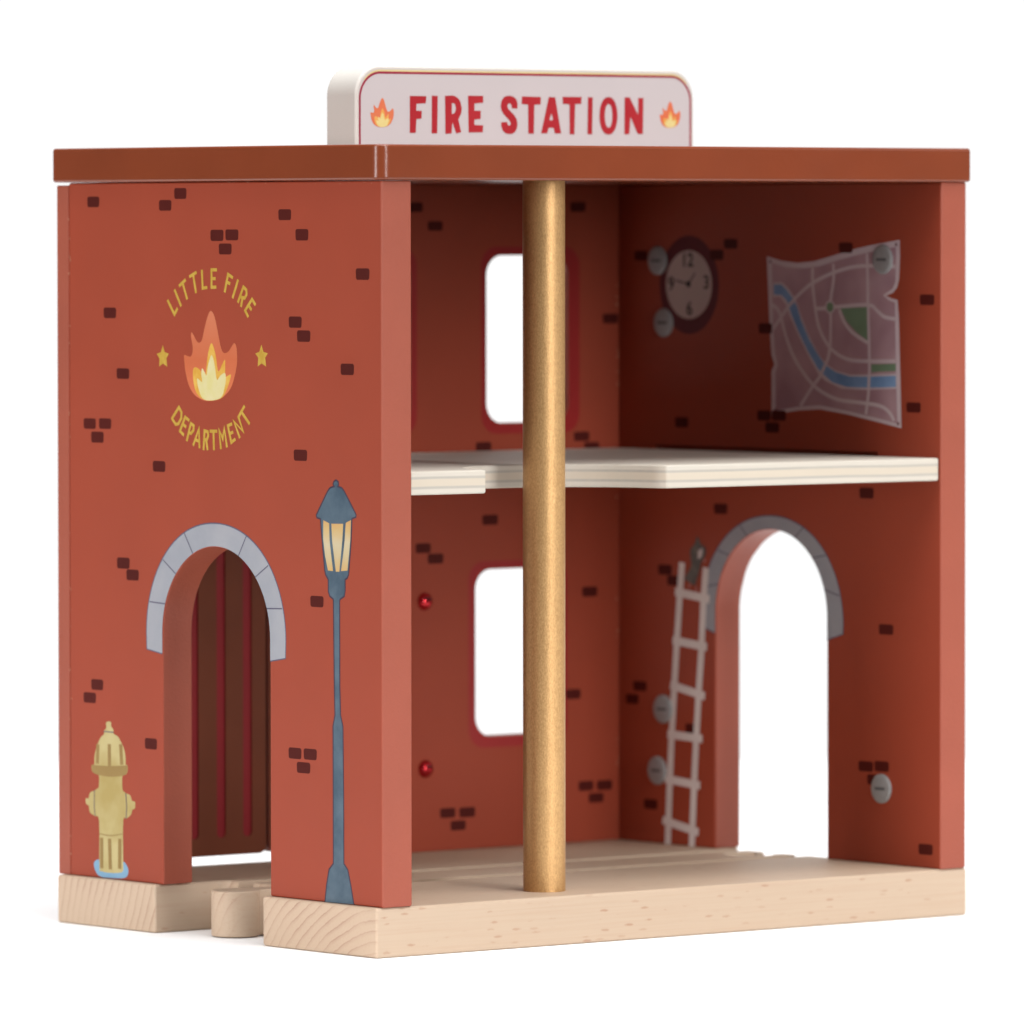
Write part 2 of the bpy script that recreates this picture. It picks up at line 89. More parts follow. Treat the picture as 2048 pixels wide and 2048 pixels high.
def vert_grad(name, stops, z0, z1, scale=150, rough=.5):
    """print that changes colour with height (an inked gradient)"""
    m, nt, bs, N, K = new_mat(name)
    t = N.new('ShaderNodeTexCoord'); sp = N.new('ShaderNodeSeparateXYZ'); K.new(t.outputs['Object'], sp.inputs[0])
    n = noise(nt, scale, 3, t.outputs['Object'])
    mr = N.new('ShaderNodeMapRange'); mr.inputs[1].default_value = z0 * MM; mr.inputs[2].default_value = z1 * MM
    K.new(sp.outputs['Z'], mr.inputs[0])
    f = math_(nt, 'ADD', mr.outputs[0], math_(nt, 'MULTIPLY', math_(nt, 'SUBTRACT', n.outputs['Fac'], .5), .25))
    K.new(ramp(nt, f, stops), bs.inputs['Base Color'])
    bs.inputs['Roughness'].default_value = rough
    return m

KL = 1.0
RED = rgb(167, 71, 47, .73)
m_red = paint('red_satin_paint', RED, rough=.5, var=.03, bscale=1500, bstr=.12, specks=True, spec=.26)
m_rededge = paint('red_edge_paint', rgb(172, 87, 66, .72), rough=.5, var=.05, bscale=1100, bstr=.5, bdist=.0002, spec=.35)
m_brick = paint('dark_brick_ink', rgb(80, 19, 12, .8), rough=.6, var=.08, bscale=1500, bstr=.1, spec=.15)
m_roof = paint('brown_gloss_paint', rgb(138, 65, 37, .74), rough=.24, var=.06, bscale=420, bstr=.3, bdist=.0002, spec=.42)
m_white = paint('chalky_white_paint', rgb(210, 205, 198, .84), rough=.55, var=.02, bscale=1400, bstr=.2)
m_signface = paint('sign_face_print', rgb(208, 201, 202, .8), rough=.5, var=.02, bscale=1800, bstr=.12)
m_signred = wash('sign_red_ink', rgb(176, 36, 46, .8), rgb(184, 44, 52, .8), 90, spec=.2)
m_signborder = wash('sign_border_ink', rgb(150, 34, 62, .85), rgb(160, 40, 66, .85), 90)
m_signyel = wash('sign_fringe_ink', rgb(214, 196, 140, .9), rgb(220, 204, 150, .9), 90)
m_gold_ink = wash('ochre_ink', rgb(190, 150, 54, .8), rgb(204, 168, 72, .8), 500)
m_orange = vert_grad('flame_orange_ink', [(0, rgb(216, 116, 72)), (.45, rgb(200, 100, 58)), (1, rgb(206, 118, 82))], 131.5, 153.5, 260)
m_amber = wash('flame_amber_ink', rgb(212, 158, 58), rgb(222, 178, 84), 300)
m_yellow = wash('flame_yellow_ink', rgb(216, 204, 138), rgb(220, 208, 160), 220)
m_sorange = wash('sign_flame_orange_ink', rgb(224, 112, 74), rgb(220, 124, 84), 300)
m_samber = wash('sign_flame_amber_ink', rgb(228, 160, 74), rgb(230, 178, 98), 300)
m_syellow = wash('sign_flame_yellow_ink', rgb(226, 208, 130), rgb(230, 214, 150), 300)
m_stone = wash('grey_stone_ink', rgb(156, 158, 166, .8), rgb(166, 166, 172, .8), 90)
m_line = wash('slate_outline_ink', rgb(86, 82, 104), rgb(92, 86, 106), 90)
m_steel = wash('steel_blue_ink', rgb(66, 86, 102, .8), rgb(92, 110, 124, .8), 120, spec=.25)
m_steelo = wash('dark_outline_ink', rgb(62, 46, 62), rgb(66, 54, 70), 90)
m_glow = vert_grad('lamp_glass_ink', [(0, rgb(206, 164, 100)), (.25, rgb(200, 178, 134)), (.55, rgb(204, 188, 152)), (.8, rgb(204, 170, 112)), (1, rgb(206, 156, 92))], 91.5, 104.0, 300)
m_hyd = wash('hydrant_yellow_ink', rgb(184, 162, 98, .74), rgb(202, 186, 132, .78), 60)
m_hydd = wash('hydrant_shade_ink', rgb(164, 132, 76, .66), rgb(172, 142, 84, .66), 75)
m_pud = wash('pale_blue_ink', rgb(124, 166, 196), rgb(134, 172, 200), 150)
m_map = wash('map_mauve_ink', rgb(156, 120, 130, .95), rgb(180, 148, 154, .95), 60, detail=2)
m_maplt = wash('map_road_ink', rgb(192, 174, 180, .98), rgb(198, 182, 186, .98), 90)
m_river = wash('map_blue_ink', rgb(104, 138, 180, .95), rgb(128, 158, 196, .95), 90)
m_park = wash('map_green_ink', rgb(114, 138, 110), rgb(122, 148, 120), 90)
m_maroon = wash('maroon_ink', rgb(92, 26, 34), rgb(98, 30, 36), 90)
m_face = wash('clock_face_ink', rgb(200, 178, 172), rgb(194, 174, 168), 90)
m_black = wash('black_ink', rgb(34, 36, 40), rgb(40, 42, 44), 90)
m_ladder = wash('ladder_grey_ink', rgb(204, 192, 188, .98), rgb(212, 202, 198, .98), 90)
m_catd = wash('cat_dark_grey_ink', rgb(84, 78, 76), rgb(112, 106, 98), 500)
m_catw = wash('cat_white_ink', rgb(206, 190, 188), rgb(216, 200, 196), 90)
m_catp = wash('cat_pink_ink', rgb(190, 120, 112), rgb(196, 128, 120), 90)
m_crimson = paint('crimson_paint', rgb(160, 18, 15, .8), rough=.5, var=.04, bstr=.1)
m_doorbrown = paint('door_brown_paint', rgb(124, 62, 36, .7), rough=.6, spec=.25, var=.1, bscale=700, bstr=.25)
m_doorred = paint('door_groove_red_paint', rgb(166, 38, 46, .6), rough=.55, spec=.25, var=.05, bstr=.1)
m_chip = wash('bare_wood_chip', rgb(214, 160, 130), rgb(226, 176, 144), 400)
m_dark = wash('dark_gap', rgb(40, 18, 20), rgb(44, 20, 22), 90)

def beech():
    m, nt, bs, N, K = new_mat('beech_wood')
    t = N.new('ShaderNodeTexCoord')
    warp = noise(nt, 30, 3, coords(nt, (.25, 1, 1)))
    warp2 = noise(nt, 420, 3, coords(nt, (.1, 1, 1)), .7)
    sp = N.new('ShaderNodeSeparateXYZ'); K.new(t.outputs['Object'], sp.inputs[0])
    # growth rings: distance from a pith line running along the board below its front edge
    dy = math_(nt, 'SUBTRACT', sp.outputs['Y'], -0.006); dz = math_(nt, 'SUBTRACT', sp.outputs['Z'], -0.034)
    r = math_(nt, 'SQRT', math_(nt, 'ADD', math_(nt, 'MULTIPLY', dy, dy), math_(nt, 'MULTIPLY', dz, dz)))
    r = math_(nt, 'ADD', r, math_(nt, 'ADD', math_(nt, 'MULTIPLY', warp.outputs['Fac'], .0052), math_(nt, 'MULTIPLY', warp2.outputs['Fac'], .0009)))
    ring = math_(nt, 'FRACT', math_(nt, 'DIVIDE', r, .0026))
    str_ = noise(nt, 55, 2, coords(nt, (.1, 1, 1), (.3, .1, .2)))
    ringc = mix(nt, 1.0, ramp(nt, ring, [(0, (0, 0, 0)), (.5, (.08, .08, .08)), (.8, (.45, .45, .45)), (.88, (1, 1, 1)), (.94, (.4, .4, .4)), (1, (0, 0, 0))]), ramp(nt, str_.outputs['Fac'], [(.35, (.25, .25, .25)), (.62, (1, 1, 1))]), 'MULTIPLY')
    # end faces look along x: rings strong there, soft on the sides and top
    g = N.new('ShaderNodeNewGeometry'); gn = N.new('ShaderNodeSeparateXYZ'); K.new(g.outputs['True Normal'], gn.inputs[0])
    end = math_(nt, 'ABSOLUTE', gn.outputs['X']); endp = math_(nt, 'MULTIPLY', end, end)
    var = noise(nt, 9, 3, coords(nt, (.3, 1.6, 1.6)))
    side = ramp(nt, var.outputs['Fac'], [(.3, rgb(215, 188, 162, .67)), (.7, rgb(225, 201, 176, .67))])
    endc = ramp(nt, var.outputs['Fac'], [(.3, rgb(214, 186, 160, .76)), (.7, rgb(222, 197, 171, .76))])
    base = mix(nt, endp, side, endc)
    amt = math_(nt, 'ADD', math_(nt, 'MULTIPLY', endp, .62), .06)
    base = mix(nt, math_(nt, 'MULTIPLY', ringc, amt), base, rgb(150, 104, 84, .9))
    # fine grain streaks along x
    st = noise(nt, 1500, 3, coords(nt, (.02, 1, 1)))
    base = mix(nt, math_(nt, 'MULTIPLY', ramp(nt, st.outputs['Fac'], [(.45, (0, 0, 0)), (.7, (1, 1, 1))]), math_(nt, 'SUBTRACT', .14, math_(nt, 'MULTIPLY', endp, .05))), base, rgb(176, 134, 106, .9))
    # medullary ray flecks: short darker dashes
    fv = N.new('ShaderNodeTexVoronoi'); fv.inputs['Scale'].default_value = 1; fv.inputs['Randomness'].default_value = 1
    fc = coords(nt, (150, 640, 640), (0, 0, 0), (0, .07, .07)); wob = noise(nt, 900, 1, coords(nt))
    va = N.new('ShaderNodeVectorMath'); va.operation = 'ADD'; wv = N.new('ShaderNodeVectorMath'); wv.operation = 'SCALE'
    K.new(wob.outputs['Color'], wv.inputs[0]); wv.inputs['Scale'].default_value = .22; K.new(fc, va.inputs[0]); K.new(wv.outputs[0], va.inputs[1]); K.new(va.outputs[0], fv.inputs['Vector'])
    fs_ = N.new('ShaderNodeSeparateColor'); K.new(fv.outputs['Color'], fs_.inputs['Color'])
    fm = ramp(nt, fv.outputs['Distance'], [(.13, (1, 1, 1)), (.24, (0, 0, 0))])
    fm = math_(nt, 'MULTIPLY', fm, ramp(nt, fs_.outputs[0], [(.15, (0, 0, 0)), (1, (.8, .8, .8))]))
    fm = math_(nt, 'MULTIPLY', fm, math_(nt, 'SUBTRACT', .75, math_(nt, 'MULTIPLY', endp, .75)))
    base = mix(nt, fm, base, rgb(178, 122, 90, .7))
    K.new(base, bs.inputs['Base Color'])
    bs.inputs['Roughness'].default_value = .55; bs.inputs['Specular IOR Level'].default_value = .35
    bump(nt, st.outputs['Fac'], .25, .00012, bs)
    return m
m_beech = beech()
def plywood():
    m, nt, bs, N, K = new_mat('whitewashed_plywood')
    t = N.new('ShaderNodeTexCoord'); sp = N.new('ShaderNodeSeparateXYZ'); K.new(t.outputs['Object'], sp.inputs[0])
    w = noise(nt, 50, 3, coords(nt, (.5, .5, 1)))
    f = math_(nt, 'DIVIDE', math_(nt, 'ADD', math_(nt, 'SUBTRACT', sp.outputs['Z'], .110), math_(nt, 'MULTIPLY', math_(nt, 'SUBTRACT', w.outputs['Fac'], .5), .0006)), .0057)
    a, b, d = rgb(230, 221, 207, .7), rgb(204, 197, 186, .68), rgb(230, 216, 196, .7)
    c = ramp(nt, f, [(0, a), (.22, a), (.27, b), (.33, b), (.38, d), (.64, d), (.68, b), (.74, b), (.79, a), (1, a)])
    g = noise(nt, 700, 3, coords(nt, (.05, 1, 1)))
    c = mix(nt, math_(nt, 'MULTIPLY', ramp(nt, g.outputs['Fac'], [(.42, (0, 0, 0)), (.7, (1, 1, 1))]), .3), c, rgb(200, 188, 172, .9))
    K.new(c, bs.inputs['Base Color'])
    bs.inputs['Roughness'].default_value = .6; bs.inputs['Specular IOR Level'].default_value = .3
    bump(nt, g.outputs['Fac'], .3, .00015, bs)
    return m
m_ply = plywood()
def gold():
    m, nt, bs, N, K = new_mat('gold_metallic_paint')
    v = coords(nt, (1, 1, .5))
    n = noise(nt, 3000, 3, v, .65); n2 = noise(nt, 700, 2, coords(nt, (1, 1, .25)))
    K.new(ramp(nt, n.outputs['Fac'], [(.3, (.48, .265, .1)), (.7, (.67, .41, .18))]), bs.inputs['Base Color'])
    bs.inputs['Metallic'].default_value = .6; bs.inputs['Roughness'].default_value = .4
    h = math_(nt, 'ADD', n.outputs['Fac'], math_(nt, 'MULTIPLY', n2.outputs['Fac'], .8))
    bump(nt, h, .55, .00014, bs)
    return m
m_gold = gold()
def metal(name, col, rough, metallic=1.0):
    m, nt, bs, N, K = new_mat(name)
    n = noise(nt, 900, 2, coords(nt))
    K.new(ramp(nt, n.outputs['Fac'], [(.3, tuple(c * .9 for c in col)), (.7, col)]), bs.inputs['Base Color'])
    bs.inputs['Metallic'].default_value = metallic; bs.inputs['Roughness'].default_value = rough
    return m
m_cap = metal('dull_zinc_cap', (.3, .3, .3), .5, .25)
m_slot = metal('worn_slot_grey', (.1, .1, .105), .6, .1)
m_gem = metal('red_lacquered_metal', (.5, .008, .016), .1, .85)
m_gem.node_tree.nodes['Principled BSDF'].inputs['Coat Weight'].default_value = .4

# ------------------------------------------------------------------ mesh helpers (mm in, metres out)
class MB:
    def __init__(s): s.v = []; s.f = []; s.mi = []; s.mats = []; s.sm = []
    def m(s, mat):
        if mat not in s.mats: s.mats.append(mat)
        return s.mats.index(mat)
    def face(s, pts, mat, smooth=False):
        i = len(s.v); s.v += [tuple(p) for p in pts]; s.f.append(tuple(range(i, i + len(pts)))); s.mi.append(s.m(mat)); s.sm.append(smooth)
    def mesh(s, verts, faces, mat, smooth=False):
        i = len(s.v); s.v += [tuple(p) for p in verts]; k = s.m(mat)
        for f in faces: s.f.append(tuple(i + j for j in f)); s.mi.append(k); s.sm.append(smooth)
    def prism(s, loops, to3, d0, d1, mat, mat_cap=None, mat_side=None, smooth=False):
        """loops: outline then holes, 2D; to3(u,v,d) -> xyz"""
        flat = [p for l in loops for p in l]; n = len(flat)
        tris = tessellate_polygon([[Vector((u, v, 0)) for u, v in l] for l in loops])
        vs = [to3(u, v, d0) for u, v in flat] + [to3(u, v, d1) for u, v in flat]
        i0 = len(s.v); s.v += [tuple(p) for p in vs]
        for t in tris:
            s.f.append(tuple(i0 + j for j in t)); s.mi.append(s.m(mat_cap or mat)); s.sm.append(smooth)
            s.f.append(tuple(i0 + n + j for j in reversed(t))); s.mi.append(s.m(mat)); s.sm.append(smooth)
        o = 0
        for l in loops:
            k = len(l)
            for j in range(k):
                a, b = o + j, o + (j + 1) % k
                s.f.append((i0 + a, i0 + b, i0 + n + b, i0 + n + a)); s.mi.append(s.m(mat_side or mat)); s.sm.append(smooth)
            o += k
    def build(s, name, parent=None, weld=True, bevel=0, seg=3, sharp=35, loc=(0, 0, 0)):
        me = bpy.data.meshes.new(name)
        me.from_pydata([(x * MM, y * MM, z * MM) for x, y, z in s.v], [], s.f)
        for p, k, q in zip(me.polygons, s.mi, s.sm): p.material_index = k; p.use_smooth = q
        for m in s.mats: me.materials.append(m)
        if weld:
            bm = bmesh.new(); bm.from_mesh(me)
            bmesh.ops.remove_doubles(bm, verts=bm.verts, dist=1e-7)
            bmesh.ops.recalc_face_normals(bm, faces=bm.faces)
            if bevel: bmesh.ops.dissolve_limit(bm, angle_limit=math.radians(.5), verts=bm.verts, edges=bm.edges, delimit={'MATERIAL'})
            bm.to_mesh(me); bm.free()
        me.update()
        if any(s.sm): me.set_sharp_from_angle(angle=math.radians(sharp))
        o = bpy.data.objects.new(name, me); COL.objects.link(o); o.location = [c * MM for c in loc]
        if parent: o.parent = parent
        if bevel:
            b = o.modifiers.new('soft_edges', 'BEVEL'); b.width = bevel * MM; b.segments = seg; b.limit_method = 'ANGLE'
            b.angle_limit = math.radians(40); b.harden_normals = True; b.use_clamp_overlap = False
            for p in me.polygons: p.use_smooth = True
            me.set_sharp_from_angle(angle=math.radians(sharp))
        return o
def arc(cx, cy, r, a0, a1, n):
    return [(cx + r * math.cos(math.radians(a0 + (a1 - a0) * i / n)), cy + r * math.sin(math.radians(a0 + (a1 - a0) * i / n))) for i in range(n + 1)]
def rrect(x0, y0, x1, y1, r, n=6):
    return arc(x1 - r, y0 + r, r, -90, 0, n) + arc(x1 - r, y1 - r, r, 0, 90, n) + arc(x0 + r, y1 - r, r, 90, 180, n) + arc(x0 + r, y0 + r, r, 180, 270, n)
def smooth_loop(pts, k=3, closed=True, t=.5):
    n = len(pts); out = []
    rng = range(n if closed else n - 1)
    for i in rng:
        p0, p1, p2, p3 = (pts[(i - 1) % n], pts[i], pts[(i + 1) % n], pts[(i + 2) % n])
        if not closed:
            if i == 0: p0 = p1
            if i == n - 2: p3 = p2
        for j in range(k):
            u = j / k
            out.append(tuple(t * ((2 * b) + (-a + c) * u + (2 * a - 5 * b + 4 * c - d) * u * u + (-a + 3 * b - 3 * c + d) * u ** 3) for a, b, c, d in zip(p0, p1, p2, p3)))
    if not closed: out.append(pts[-1])
    return out
def ribbon(pts, w, cap=True, w2=None):
    """mitred outline of a stroke"""
    P = [Vector(p) for p in pts]; n = len(P); Ls = []; Rs = []
    if cap:
        d = (P[0] - P[1]).normalized(); P[0] = P[0] + d * w * .35
        d = (P[-1] - P[-2]).normalized(); P[-1] = P[-1] + d * w * .35
    for i in range(n):
        a = (P[i] - P[i - 1]).normalized() if i else (P[1] - P[0]).normalized()
        b = (P[i + 1] - P[i]).normalized() if i < n - 1 else a
        t = (a + b); t = t.normalized() if t.length > 1e-6 else a
        nn = Vector((-t.y, t.x)); k = 1 / max(.45, nn.dot(Vector((-a.y, a.x))))
        Ls.append(tuple(P[i] + nn * w * .5 * k)); Rs.append(tuple(P[i] - nn * w * .5 * k))
    return Ls, Rs
# printed sheets: each frame maps (u, v, height above the surface in mm) to the scene
FR = {'left': lambda u, v, d: (A - d, u, v), 'right': lambda u, v, d: (XI - d, u, v),
      'back': lambda u, v, d: (u, WI - d, v), 'sign': lambda u, v, d: (u, 60.0 - d, v)}
class Print:
    """stacked ink layers on one surface; every layer a hundredth of a mm above the last"""
    def __init__(s, frame, mb=None, d=.012): s.fr = FR[frame]; s.mb = mb or MB(); s.d = d
    def up(s, n=1): s.d += .0022 * n
    def poly(s, loops, mat):
        if isinstance(loops[0][0], (int, float)): loops = [loops]
        flat = [p for l in loops for p in l]
        for t in tessellate_polygon([[Vector((u, v, 0)) for u, v in l] for l in loops]):
            s.mb.face([s.fr(*flat[j], s.d) for j in t], mat)
        s.up()
    def stroke(s, pts, w, mat, cap=True):
        a, b = ribbon(pts, w, cap)
        for i in range(len(a) - 1):
            s.mb.face([s.fr(*q, s.d) for q in (a[i], a[i + 1], b[i + 1], b[i])], mat)
            if len(pts) < 8: s.d += .0016      # quads overlap at sharp bends: never let them share a plane
        s.up()
    def build(s, name, parent):
        o = s.mb.build(name, parent, weld=False)
        return o
def brick(pr, c, w=5.15, h=2.65, mat=None):
    u, v = c; w *= random.uniform(.97, 1.03); h *= random.uniform(.97, 1.03)
    d = pr.d; pts = []
    for (x, y) in rrect(-w / 2, -h / 2, w / 2, h / 2, .62, 4):
        pts.append((u + x * (1 + .012 * math.sin(y * 2)), v + y + .05 * (1 - (2 * x / w) ** 2) * (1 if y > 0 else -1)))
    pr.poly(pts, mat or m_brick); pr.d = d + .0001

def boolean_cut(o, cutters):
    """cut now, keep only the resulting mesh"""
    for c in cutters:
        md = o.modifiers.new('cut', 'BOOLEAN'); md.operation = 'DIFFERENCE'; md.solver = 'EXACT'; md.object = c
    dg = bpy.context.evaluated_depsgraph_get(); dg.update()
    me = bpy.data.meshes.new_from_object(o.evaluated_get(dg))
    o.modifiers.clear(); o.data = me
    for c in cutters:
        cm = c.data; bpy.data.objects.remove(c); bpy.data.meshes.remove(cm)
def box_mb(x0, y0, z0, x1, y1, z1, mat):
    mb = MB(); mb.prism([[(x0, y0), (x1, y0), (x1, y1), (x0, y1)]], lambda u, v, d: (u, v, d), z0, z1, mat); return mb
def add_bevel(o, w, seg=3, sharp=35):
    b = o.modifiers.new('soft_edges', 'BEVEL'); b.width = w * MM; b.segments = seg; b.limit_method = 'ANGLE'
    b.angle_limit = math.radians(40); b.harden_normals = True; b.use_clamp_overlap = False
    for p in o.data.polygons: p.use_smooth = True
    o.data.set_sharp_from_angle(angle=math.radians(sharp))

# ------------------------------------------------------------------ the toy
root = bpy.data.objects.new('toy_fire_station', None); COL.objects.link(root)
root.empty_display_size = .02
root['label'] = 'red wooden toy fire station with brown roof, gold pole and beech track base'
root['category'] = 'toy building'

XYZ = lambda u, v, d: (u, v, d)
YZ = lambda u, v, d: (d, u, v)
XZ = lambda u, v, d: (u, d, v)

# --- base board with notched, grooved track through it
plan = [(0, 0), (L, 0), (L, 44)] + [(184.0, 44.5), (184.0, 65.2), (181, 65.2)] + \
       arc(175.5, 68.5, 6.2, -30, -330, 20) + [(181, 71.8), (184.0, 71.8), (184, 88.0), (L, 88.5), (L, W), (0, W)] + \
       [(0, 88.8), ] + arc(19.5, 86.0, 2.8, 90, 0, 4) + arc(19.5, 48.9, 2.8, 0, -90, 4) + arc(2.4, 43.7, 2.4, 90, 180, 5)
mb = MB(); mb.prism([plan], XYZ, 0, H, m_beech); base = mb.build('base', root, bevel=.75, seg=4)
boolean_cut(base, [box_mb(-5, 78, 9.2, 195, 84, 15, m_beech).build('cutter'), box_mb(-5, 54, 9.2, 195, 60, 15, m_beech).build('cutter')])
for p_ in base.data.polygons: p_.use_smooth = False
peg = arc(10.2, 69.4, 5.9, 32, 328, 26) + [(22.4, 66.3), (22.4, 72.5)]
mb = MB(); mb.prism([peg], XYZ, .2, 11.5, m_beech); mb.build('track_connector', base, bevel=.5)

# --- printed side wall with arch
def arch_loop(y0, y1, z0, z1, c, r, zs, n=40):
    return [(y0, z0), (c - r, z0), (c - r, zs)] + [(c + r * math.cos(math.radians(t)), zs + r * math.sin(math.radians(t))) for t in [180 - 180 * i / n for i in range(1, n)]] + \
           [(c + r, zs), (c + r, z0), (y1, z0), (y1, z1), (y0, z1)]
ZT = H1 - .12
mb = MB(); lp = arch_loop(B, WI - .05, H + .02, ZT, 65.6, 21.75, 74.2)
mb.prism([lp], YZ, A, A + TL, m_red, mat_cap=m_red, mat_side=m_rededge)
pr = Print('left', mb)
for c in DATA['bL']: brick(pr, c)
# chips along the glued seam and at the board edges
for i in range(34):
    z = random.uniform(14, 183); y = WI - random.uniform(.1, .9); s_ = random.uniform(.08, .26)
    pr.poly([(y, z), (y + s_ * .6, z + s_ * .3), (y + s_ * .5, z + s_ * random.uniform(1.2, 3)), (y - s_ * .3, z + s_)], m_chip)
for i in range(14):
    y = random.uniform(2, 120); s_ = random.uniform(.08, .2); z = ZT - random.uniform(.2, .8)
    pr.poly([(y, z), (y + s_ * 2, z + s_ * .3), (y + s_, z + s_)], m_chip)
side = mb.build('side_wall', root, bevel=.5)
side['label'] = 'side wall printed with lamp, hydrant and flame emblem'

def arch_trim(frame, parent, cy, cz, ci, ri, zs, ro, zb_out, zb_in, joints, low_r=0):
    p = Print(frame); n = 44
    inner = [(ci + (ri + low_r) * math.cos(math.radians(180 * i / n)), zs + (ri + low_r) * math.sin(math.radians(180 * i / n))) for i in range(n + 1)]
    outer = []
    for i in range(n + 1):
        a = math.radians(180 * i / n); k = 1 - .028 * max(0, math.sin(a)) ** 6
        outer.append((cy + ro * k * math.cos(a), cz + ro * k * math.sin(a)))
    inner = [(inner[0][0], zb_in)] + inner + [(inner[-1][0], zb_in)]
    outer = [(outer[0][0] - .15, zb_out)] + outer + [(outer[-1][0] + .15, zb_out)]
    for i in range(len(inner) - 1):
        p.mb.face([p.fr(*q, p.d) for q in (outer[i], outer[i + 1], inner[i + 1], inner[i])], m_stone)
    p.up()
    p.stroke(outer, .32, m_line, cap=False)
    p.stroke([outer[0], inner[0]], .3, m_line, cap=False); p.stroke([outer[-1], inner[-1]], .3, m_line, cap=False)
    for a_in, a_out in joints:
        a, b = math.radians(a_in), math.radians(a_out)
        p.stroke([(ci + (ri + low_r) * math.cos(a), zs + (ri + low_r) * math.sin(a)), (cy + ro * .985 * math.cos(b), cz + ro * .985 * math.sin(b))], .3, m_line, cap=False)
    return p.build('arch_trim', parent)
arch_trim('left', side, 65.75, 74.2, 65.6, 21.95, 74.2, 28.35, 69.9, 69.0, [(19, 15.5), (42, 40), (65, 63), (115, 117), (137, 140), (160, 164)])

# emblem: curved words, two stars and a flame
p = Print('left')
for s_ in DATA['text']:
    if len(s_) == 2: p.d = .012            # plain bars start low again, so the lettering stays as thin as ink
    else: p.d = .02
    p.d += .0005 * DATA['text'].index(s_); p.stroke(s_, .78, m_gold_ink)
p.d = .012
for s_ in DATA['stars']: p.poly(s_, m_gold_ink)
p.poly(smooth_loop(DATA['flame'][0], 4), m_orange)
p.poly(smooth_loop(DATA['flame'][1], 3, t=.5), m_amber)
p.poly(smooth_loop(DATA['flame'][2], 3, t=.5), m_yellow)
p.build('emblem_print', side)

p = Print('left')
lam = DATA['lamp']
a_, b_ = ribbon(lam + lam[:1], .42, False)
p.poly(lam, m_steel)
for i in range(len(a_) - 1):
    if min(lam[i][1], lam[(i + 1) % len(lam)][1]) > 13.2 or abs(lam[i][0] - lam[(i + 1) % len(lam)][0]) < 2:
        p.mb.face([p.fr(*q, p.d) for q in (a_[i], a_[i + 1], b_[i + 1], b_[i])], m_steelo)
p.up()
for s_ in DATA['panes']: p.poly(s_, m_glow)
p.build('street_lamp_print', side)

p = Print('left')
p.poly(smooth_loop(DATA['puddle'], 3), m_pud)
p.poly(smooth_loop(DATA['hyd'], 3), m_hyd)
p.poly(smooth_loop(DATA['hydrim'], 3), m_hydd)
for s_ in DATA['hydfl']: p.stroke(smooth_loop(s_ if len(s_) > 2 else [s_[0], ((s_[0][0] + s_[1][0]) / 2, (s_[0][1] + s_[1][1]) / 2), s_[1]], 3, False), 1.35, m_hydd)
for s_ in DATA['hydln']: p.stroke(s_, .22, m_line, False)
p.stroke(smooth_loop(DATA['hydarc'][0] if isinstance(DATA['hydarc'][0][0], tuple) else DATA['hydarc'], 4, False), .22, m_hydd, False)
p.build('fire_hydrant_print', side)

# --- far side wall: arch, shelf slot, ladder, map, clock
mb = MB(); lp = arch_loop(B, WI - .05, H + .02, H1 + .02, 65.2, 21.9, 73.9)
mb.prism([lp], YZ, XI, XR, m_red, mat_cap=m_red, mat_side=m_rededge)
side2 = mb.build('side_wall', root)
boolean_cut(side2, [box_mb(XI - 1, 24, 109.6, XI + 2.2, 112, 116.5, m_dark).build('cutter')])
add_bevel(side2, .5)
side2['label'] = 'side wall with printed ladder, clock and map inside'
p = Print('right')
for c in DATA['bR']: brick(p, c, 5.4, 2.6)
# the bricks belong to the wall: join them into its mesh
def join_print(p, o):
    bm = bmesh.new(); bm.from_mesh(o.data)
    mats = [m for m in o.data.materials]; base_n = len(mats)
    for m in p.mb.mats: o.data.materials.append(m)
    for f, k in zip(p.mb.f, p.mb.mi):
        vs = [bm.verts.new([c * MM for c in p.mb.v[i]]) for i in f]
        fa = bm.faces.new(vs); fa.material_index = base_n + k
    bm.to_mesh(o.data); bm.free(); o.data.update()
join_print(p, side2)
arch_trim('right', side2, 65.0, 72.0, 65.2, 22.1, 73.9, 28.2, 69.9, 68.2, [(19, 17), (42, 40), (65, 63), (115, 117), (137, 140), (161, 164)])

p = Print('right', d=.06)
for s_ in DATA['rails']: p.stroke(s_, 2.4, m_ladder, False)
for s_ in DATA['rungs']:
    p.stroke([(s_[0][0], s_[0][1] - .25), (s_[1][0], s_[1][1] - .25)], 2.15, m_catd if 0 else m_ladder, True)
p.build('ladder_print', side2)
p = Print('right', d=.2)
p.poly(smooth_loop(DATA['cat'][0], 3), m_catd)
for s_, m_ in zip(DATA['cat'][1:], (m_catw, m_catp, m_catp, m_catp)): p.poly(s_, m_)
p.build('cat_print', side2)

p = Print('right')
p.poly(DATA['map'], m_maplt); p.poly(DATA['mapin'], m_map)
for s_ in DATA['roads']: p.stroke(smooth_loop(s_, 3, False) if len(s_) > 2 else s_, .95, m_maplt, False)
p.poly(DATA['banks'], m_maplt); p.poly(DATA['river'], m_river)
p.stroke([DATA['roads'][3][4], DATA['roads'][3][5]], .95, m_maplt, False)
rr = DATA['roads'][2]; p.stroke(rr[4:7], .95, m_maplt, False)
rr = DATA['roads'][4]; p.stroke(rr[1:4], .95, m_maplt, False)
p.poly(DATA['roundab'], m_maplt)
for s_ in DATA['green']: p.poly(s_, m_park)
for c in DATA['pins']: p.poly(arc(c[0], c[1], .42, 0, 330, 11), m_maroon)
p.build('map_print', side2)

